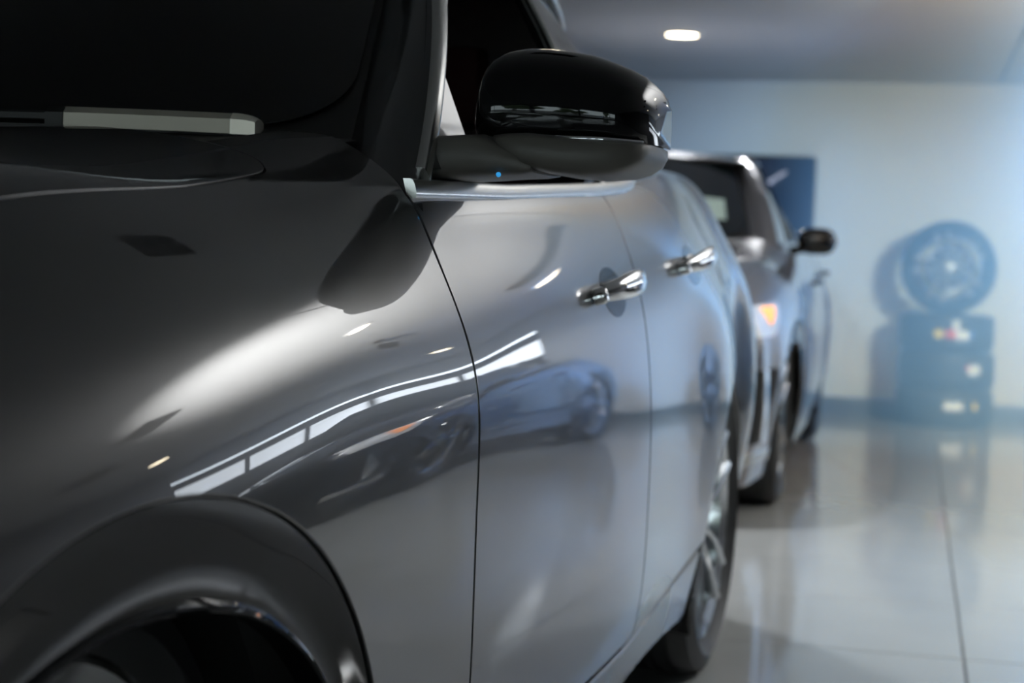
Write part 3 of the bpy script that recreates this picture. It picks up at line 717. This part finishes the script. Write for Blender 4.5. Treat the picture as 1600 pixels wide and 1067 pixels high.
pts = [(b, 0.985 + 0.06 * max(0, (b - 1.045) / 0.07) ** 2 + 0.02 * max(0, b - 1.0), 1.1965 - 0.004 * (b - .884) / .25) for b in np.linspace(1.00, 1.108, 16)]
tube('gap_highlight', pts, 0.0035, M['chrome'], mir, 8)  # chrome bead standing in for the highlight along the housing gap
bm = bmesh.new(); bmesh.ops.create_uvsphere(bm, u_segments=12, v_segments=8, radius=0.0035)
o = from_bm('camera_lens', bm, M['led_blue'], mir, True); o.location = (.930, .962, 1.1425)
# sail panel filling the front corner of the side window
SPN = [side_pt(float(apillar_a(1.15)) + 0.012, 1.145, 0.002), side_pt(1.10, 1.150, 0.002), side_pt(float(apillar_a(1.30)) + 0.012, 1.30, 0.002), side_pt(float(apillar_a(1.22)) + 0.012, 1.22, 0.002)]
bm = bmesh.new()
f = bm.faces.new([bm.verts.new(p) for p in SPN]); r_ = bmesh.ops.extrude_face_region(bm, geom=[f])
for v in r_['geom']:
    if isinstance(v, bmesh.types.BMVert): v.co.x -= 0.012
from_bm('mirror_sail_panel', bm, M['paint'], car1)

# windscreen wiper
wi = empty('wiper', (0, 0, 0)); wi.parent = car1
def wpt(b): return (b, 0.985 + 0.10 * (b / .695) ** 2 - 0.03, 1.206 + 0.006 * (1 - (b / .6) ** 2))
def bar(name, b0, b1, hw, hh, m, dz=0.0, da=0.0, taper=0.0, n=12):
    rings = []
    for i in range(n):
        t = i / (n - 1); b = b0 + (b1 - b0) * t; c = wpt(b); k = 1 - taper * t ** 3
        x, y, z = c[0], c[1] + da, c[2] + dz
        rings.append([(x, y - hw, z - hh), (x, y - hw, z + hh * 0.4 * k), (x, y - hw * .5, z + hh * k), (x, y + hw * .5, z + hh * k), (x, y + hw, z + hh * .4 * k), (x, y + hw, z - hh)])
    return loft(name, rings, m, wi, True, True, True, 0.5)
bar('wiper_blade', 0.275, 0.520, 0.014, 0.0145, M['wiper_grey'])
bar('blade_end_cap', 0.520, 0.555, 0.015, 0.015, M['wiper_cap'], taper=0.55)
bar('blade_joint', 0.250, 0.277, 0.016, 0.014, M['satin_black'])
bar('wiper_arm', -0.30, 0.26, 0.010, 0.006, M['satin_black'], dz=0.002)
bar('rubber_lip', 0.25, 0.55, 0.004, 0.006, M['satin_black'], dz=-0.017)

# ------------------------------------------------------------------ the other cars
def crossover(loc, rz, sc, paint, label, detail=True):
    c = empty('crossover', loc, rz); tag(c, label, 'car')
    parts, B = car_common(c, sc, paint, M['car_glass'], False, gw=0.92)
    zc = lambda p: p[:, 2] / sc[2]
    for sgn in (1, -1):
        P = B if sgn > 0 else mirrored(B); fl = sgn < 0
        hi = lambda u: 0.905 + 0.04 * (u + 0.4); lo = lambda u: 0.775 + 0.15 * np.clip((u + 0.62) / 0.3, 0, 1) ** 1.5
        hl = panel('headlight', P, (-0.90, -0.30), (3.0, 6.0), 50, 50, [lambda u, v, p: hi(u) - zc(p), lambda u, v, p: zc(p) - lo(u), lambda u, v, p: u + 0.88], M['headlamp'], c, r=0.002, offset=0.006, flip=fl)
        panel('indicator', P, (-0.70, -0.36), (3.0, 6.0), 36, 40, [lambda u, v, p: hi(u) - 0.012 - zc(p), lambda u, v, p: zc(p) - lo(u) - 0.045, lambda u, v, p: u + 0.60], M['indicator'], hl, r=0.002, offset=0.012, flip=fl)
        fg = lambda u, p: np.minimum.reduce([0.64 - zc(p), zc(p) - 0.34, -0.52 - 0.25 * (0.64 - zc(p)) - u, u + 0.90])
        fo = panel('fog_light_recess', P, (-0.93, -0.45), (0.5, 3.2), 50, 50, [lambda u, v, p: fg(u, p)], M['void'], c, r=0.002, offset=0.003, flip=fl)
        panel('fog_light_trim', P, (-0.93, -0.45), (0.5, 3.2), 60, 60, [lambda u, v, p: np.minimum(fg(u, p), 0.03 - np.abs(u + 0.70 + 0.3 * (zc(p) - 0.5)))], M['chrome'], fo, r=0.004, offset=0.008, flip=fl)
        panel('lower_lip', P, (-0.93, -0.42), (0.0, 2.0), 50, 40, [lambda u, v, p: 0.30 - zc(p), lambda u, v, p: zc(p) - 0.255, lambda u, v, p: -0.50 - u], M['satin_chrome'], c, r=0.004, offset=0.006, flip=fl)
        m_ = empty('door_mirror'); m_.parent = c
        rings = []
        for t in np.linspace(0, 1, 14):
            b = 0.86 + 0.20 * t; e = math.sqrt(max(0.02, 1 - abs(2 * t - 1) ** 3.5))
            rings.append([(sgn * b * sc[0], (1.07 - 0.07 * math.cos(a) * e + 0.05 * t * t) * sc[1], (1.195 + 0.068 * math.copysign(abs(math.sin(a)) ** .7, math.sin(a)) * e) * sc[2]) for a in np.linspace(0, 2 * PI, 17)[:-1]])
        loft('mirror_cap', rings, M['gloss_black'], m_)
        tube('mirror_foot', [(sgn * 0.76 * sc[0], 1.05 * sc[1], 1.13 * sc[2]), (sgn * 0.90 * sc[0], 1.07 * sc[1], 1.155 * sc[2])], 0.022, M['gloss_black'], m_)
        for (a0, a1, z, d) in ((1.5, 1.72, 0.985, 'door'), (2.3, 2.52, 1.03, 'rdoor')):
            qs = np.linspace(0, QBELT, 200); pts = []
            for i in range(8):
                t = i / 7; a = a0 + (a1 - a0) * t; zz = B(np.full(200, a), qs)[:, 2] / sc[2]; q = np.interp(z, zz, qs)
                p = B([a], [q])[0] + np.array([0.012 + 0.025 * math.sin(PI * t), 0, 0]); pts.append((sgn * p[0], p[1], p[2]))
            tube('door_handle', pts, 0.014, M['gloss_black'], parts[(d, sgn)], 8, flat=(.6, 1))
        belt = [(sgn * (float(side_b(a, belt_z(a))) + 0.004) * sc[0] * 0.92, a * sc[1], (float(belt_z(a)) - 0.006) * sc[2]) for a in np.linspace(0.82, 3.0, 40)]
        tube('belt_trim', belt, 0.011, M['satin_chrome'], c, 8)
    return c
c2 = crossover((-1.37, 7.5, 0), 0.0, (0.95, 0.94, 0.96), M['bronze_paint'], 'grey-brown crossover parked behind the dark car, its orange indicator showing')
c3 = crossover((2.62, 7.3, 0), 0.0, (0.95, 0.94, 0.77), M['deep_blue_paint'], 'dark crossover seen only as a reflection in the front door')
# price sheet lying against the crossover's windscreen
SPc = screen_P((0.95 * 0.92, 0.94, 0.96))
def sheetP(u, v): return SPc(u, v) + np.array([-1.37, 7.5, 0])
pr = panel('price_sheet', sheetP, (0.50, 0.80), (0.20, 0.44), 8, 8, [], M['paper_green'], None, r=0.0005, depth=0.001, offset=0.005)
tag(pr, 'pale green paper sheet on the crossover windscreen', 'paper')

# ------------------------------------------------------------------ wall screen
tv = empty('wall_screen', (-1.115, Y1 - 0.03, 1.25)); tag(tv, 'dark wall-mounted screen behind the parked crossover', 'screen')
def rrect(w, h, r, n=6):
    out = []
    for cx, cz, a0 in ((w / 2 - r, h / 2 - r, 0), (-w / 2 + r, h / 2 - r, 90), (-w / 2 + r, -h / 2 + r, 180), (w / 2 - r, -h / 2 + r, 270)):
        for k in range(n + 1):
            a = math.radians(a0 + 90 * k / n); out.append((cx + r * math.cos(a), cz + r * math.sin(a)))
    return out
def plate(name, w, h, r, y0, y1, zc_, m, parent):
    o = rrect(w, h, r); return loft(name, [[(x, y0, z + zc_) for x, z in o], [(x, y1, z + zc_) for x, z in o]], m, parent, angle=0.5)
plate('bezel', 0.86, 0.53, 0.03, -0.05, 0.028, 0.265, M['screen_bezel'], tv)
ms = mat('screen_picture', (0.01, 0.015, 0.03), 0.15, emit=(0.012, 0.03, 0.075), estr=0.4)
sp = plate('screen_panel', 0.82, 0.49, 0.02, -0.053, -0.045, 0.265, ms, tv)
mb = mat('screen_bright_streak', (0.2, 0.25, 0.35), 0.3, emit=(0.55, 0.6, 0.75), estr=0.5)
for (x, z, l, w_) in ((0.16, 0.375, 0.12, 0.022), (0.20, 0.40, 0.07, 0.02), (0.12, 0.345, 0.05, 0.03)):
    b = plate('picture_streak', l, w_, w_ * .45, -0.0545, -0.0525, 0.0, mb, sp); b.location = (x, 0, z); b.rotation_euler = (0, -0.6, 0)

# ------------------------------------------------------------------ tyre stack
def loose_tyre(name, R, rr, w, loc, label, group, stickers=()):
    prof = [(-w * .42, rr), (-w * .5, rr + .03), (-w * .5, R - .05), (-w * .46, R - .014), (-w * .36, R - .003)]
    for g in (-.22, -.07, .07, .22):
        prof += [((g - .025) * w, R), ((g - .02) * w, R - .009), ((g + .02) * w, R - .009), ((g + .025) * w, R)]
    prof += [(w * .36, R - .003), (w * .46, R - .014), (w * .5, R - .05), (w * .5, rr + .03), (w * .42, rr), (w * .3, rr + .012), (w * .32, R - .03), (-w * .32, R - .03), (-w * .3, rr + .012)]
    t = lathe(name, prof, M['rubber'], None, 'z', 64); t.location = loc; tag(t, label, 'tyre', group)
    for (ang, dz, half, hh, m) in stickers:       # paper labels wrapped on the tread
        n = 8; rings = []
        for i in range(n + 1):
            a = math.radians(ang) + (i / n - .5) * 2 * half
            rings.append([((R + d) * math.cos(a), (R + d) * math.sin(a), dz + z) for d, z in ((.001, -hh), (.003, -hh), (.003, hh), (.001, hh))])
        loft('tread_sticker', rings, M[m], t)
    return t
TC = (0.245, 11.90)
TW = 0.245
loose_tyre('tyre', 0.318, 0.21, TW, (TC[0], TC[1], TW * .5), 'lowest of the three tyres lying stacked by the wall', 'stacked tyres', ((-80, 0.02, 0.20, 0.028, 'label_white'), (-53, 0.02, 0.05, 0.025, 'label_yellow')))
loose_tyre('tyre', 0.316, 0.21, TW, (TC[0] + .004, TC[1], TW * 1.5), 'middle tyre of the three lying stacked by the wall', 'stacked tyres', ((-57, 0.015, 0.15, 0.032, 'label_white'), (-66, 0.03, 0.04, 0.012, 'label_red')))
loose_tyre('tyre', 0.312, 0.21, TW, (TC[0] - .004, TC[1], TW * 2.5), 'topmost of the three flat tyres, with colourful paper stickers', 'stacked tyres', ((-100, 0.0, 0.09, 0.026, 'label_yellow'), (-86, 0.0, 0.10, 0.026, 'label_red'), (-72, -0.005, 0.14, 0.03, 'label_white'), (-80, 0.06, 0.07, 0.03, 'label_white'), (-60, 0.0, 0.05, 0.022, 'label_blue')))
dw = empty('display_wheel', (TC[0] - 0.01, TC[1], TW * 3)); tag(dw, 'upright display wheel with tyre balanced on top of the tyre stack', 'wheel')
whl = wheel(dw, (0, 0, 0.31), 1, 'wheel_rim', M['rough_alloy'], M['dark_alloy'])
whl.scale = (0.8, 0.31 / R_TYRE, 0.31 / R_TYRE); whl.rotation_euler = (0, 0, -PI / 2 + 0.06)

# ------------------------------------------------------------------ haze volume tinted blue to imitate the veil of light at right
if HAZE > 0:
    mh = bpy.data.materials.new('haze'); mh.use_nodes = True; nt = mh.node_tree; nt.nodes.clear()
    o = nt.nodes.new('ShaderNodeOutputMaterial'); v = nt.nodes.new('ShaderNodeVolumeScatter')
    v.inputs['Color'].default_value = (0.27, 0.57, 1.0, 1); v.inputs['Density'].default_value = HAZE; v.inputs['Anisotropy'].default_value = 0.0
    nt.links.new(v.outputs[0], o.inputs['Volume'])
    plan = [(-1.05, Y1 - 0.02), (0.34, 6.4), (0.62, 6.4), (1.05, Y1 - 0.02)]      # wedge shaped so the veil grows towards the right of the view
    hz = loft('haze', [[(x, y, 0.002) for x, y in plan], [(x, y, ZC - 0.02) for x, y in plan]], mh, None, smooth=False)
    tag(hz, 'added haze volume, tinted blue to veil the right of the room', 'haze', kind='stuff')
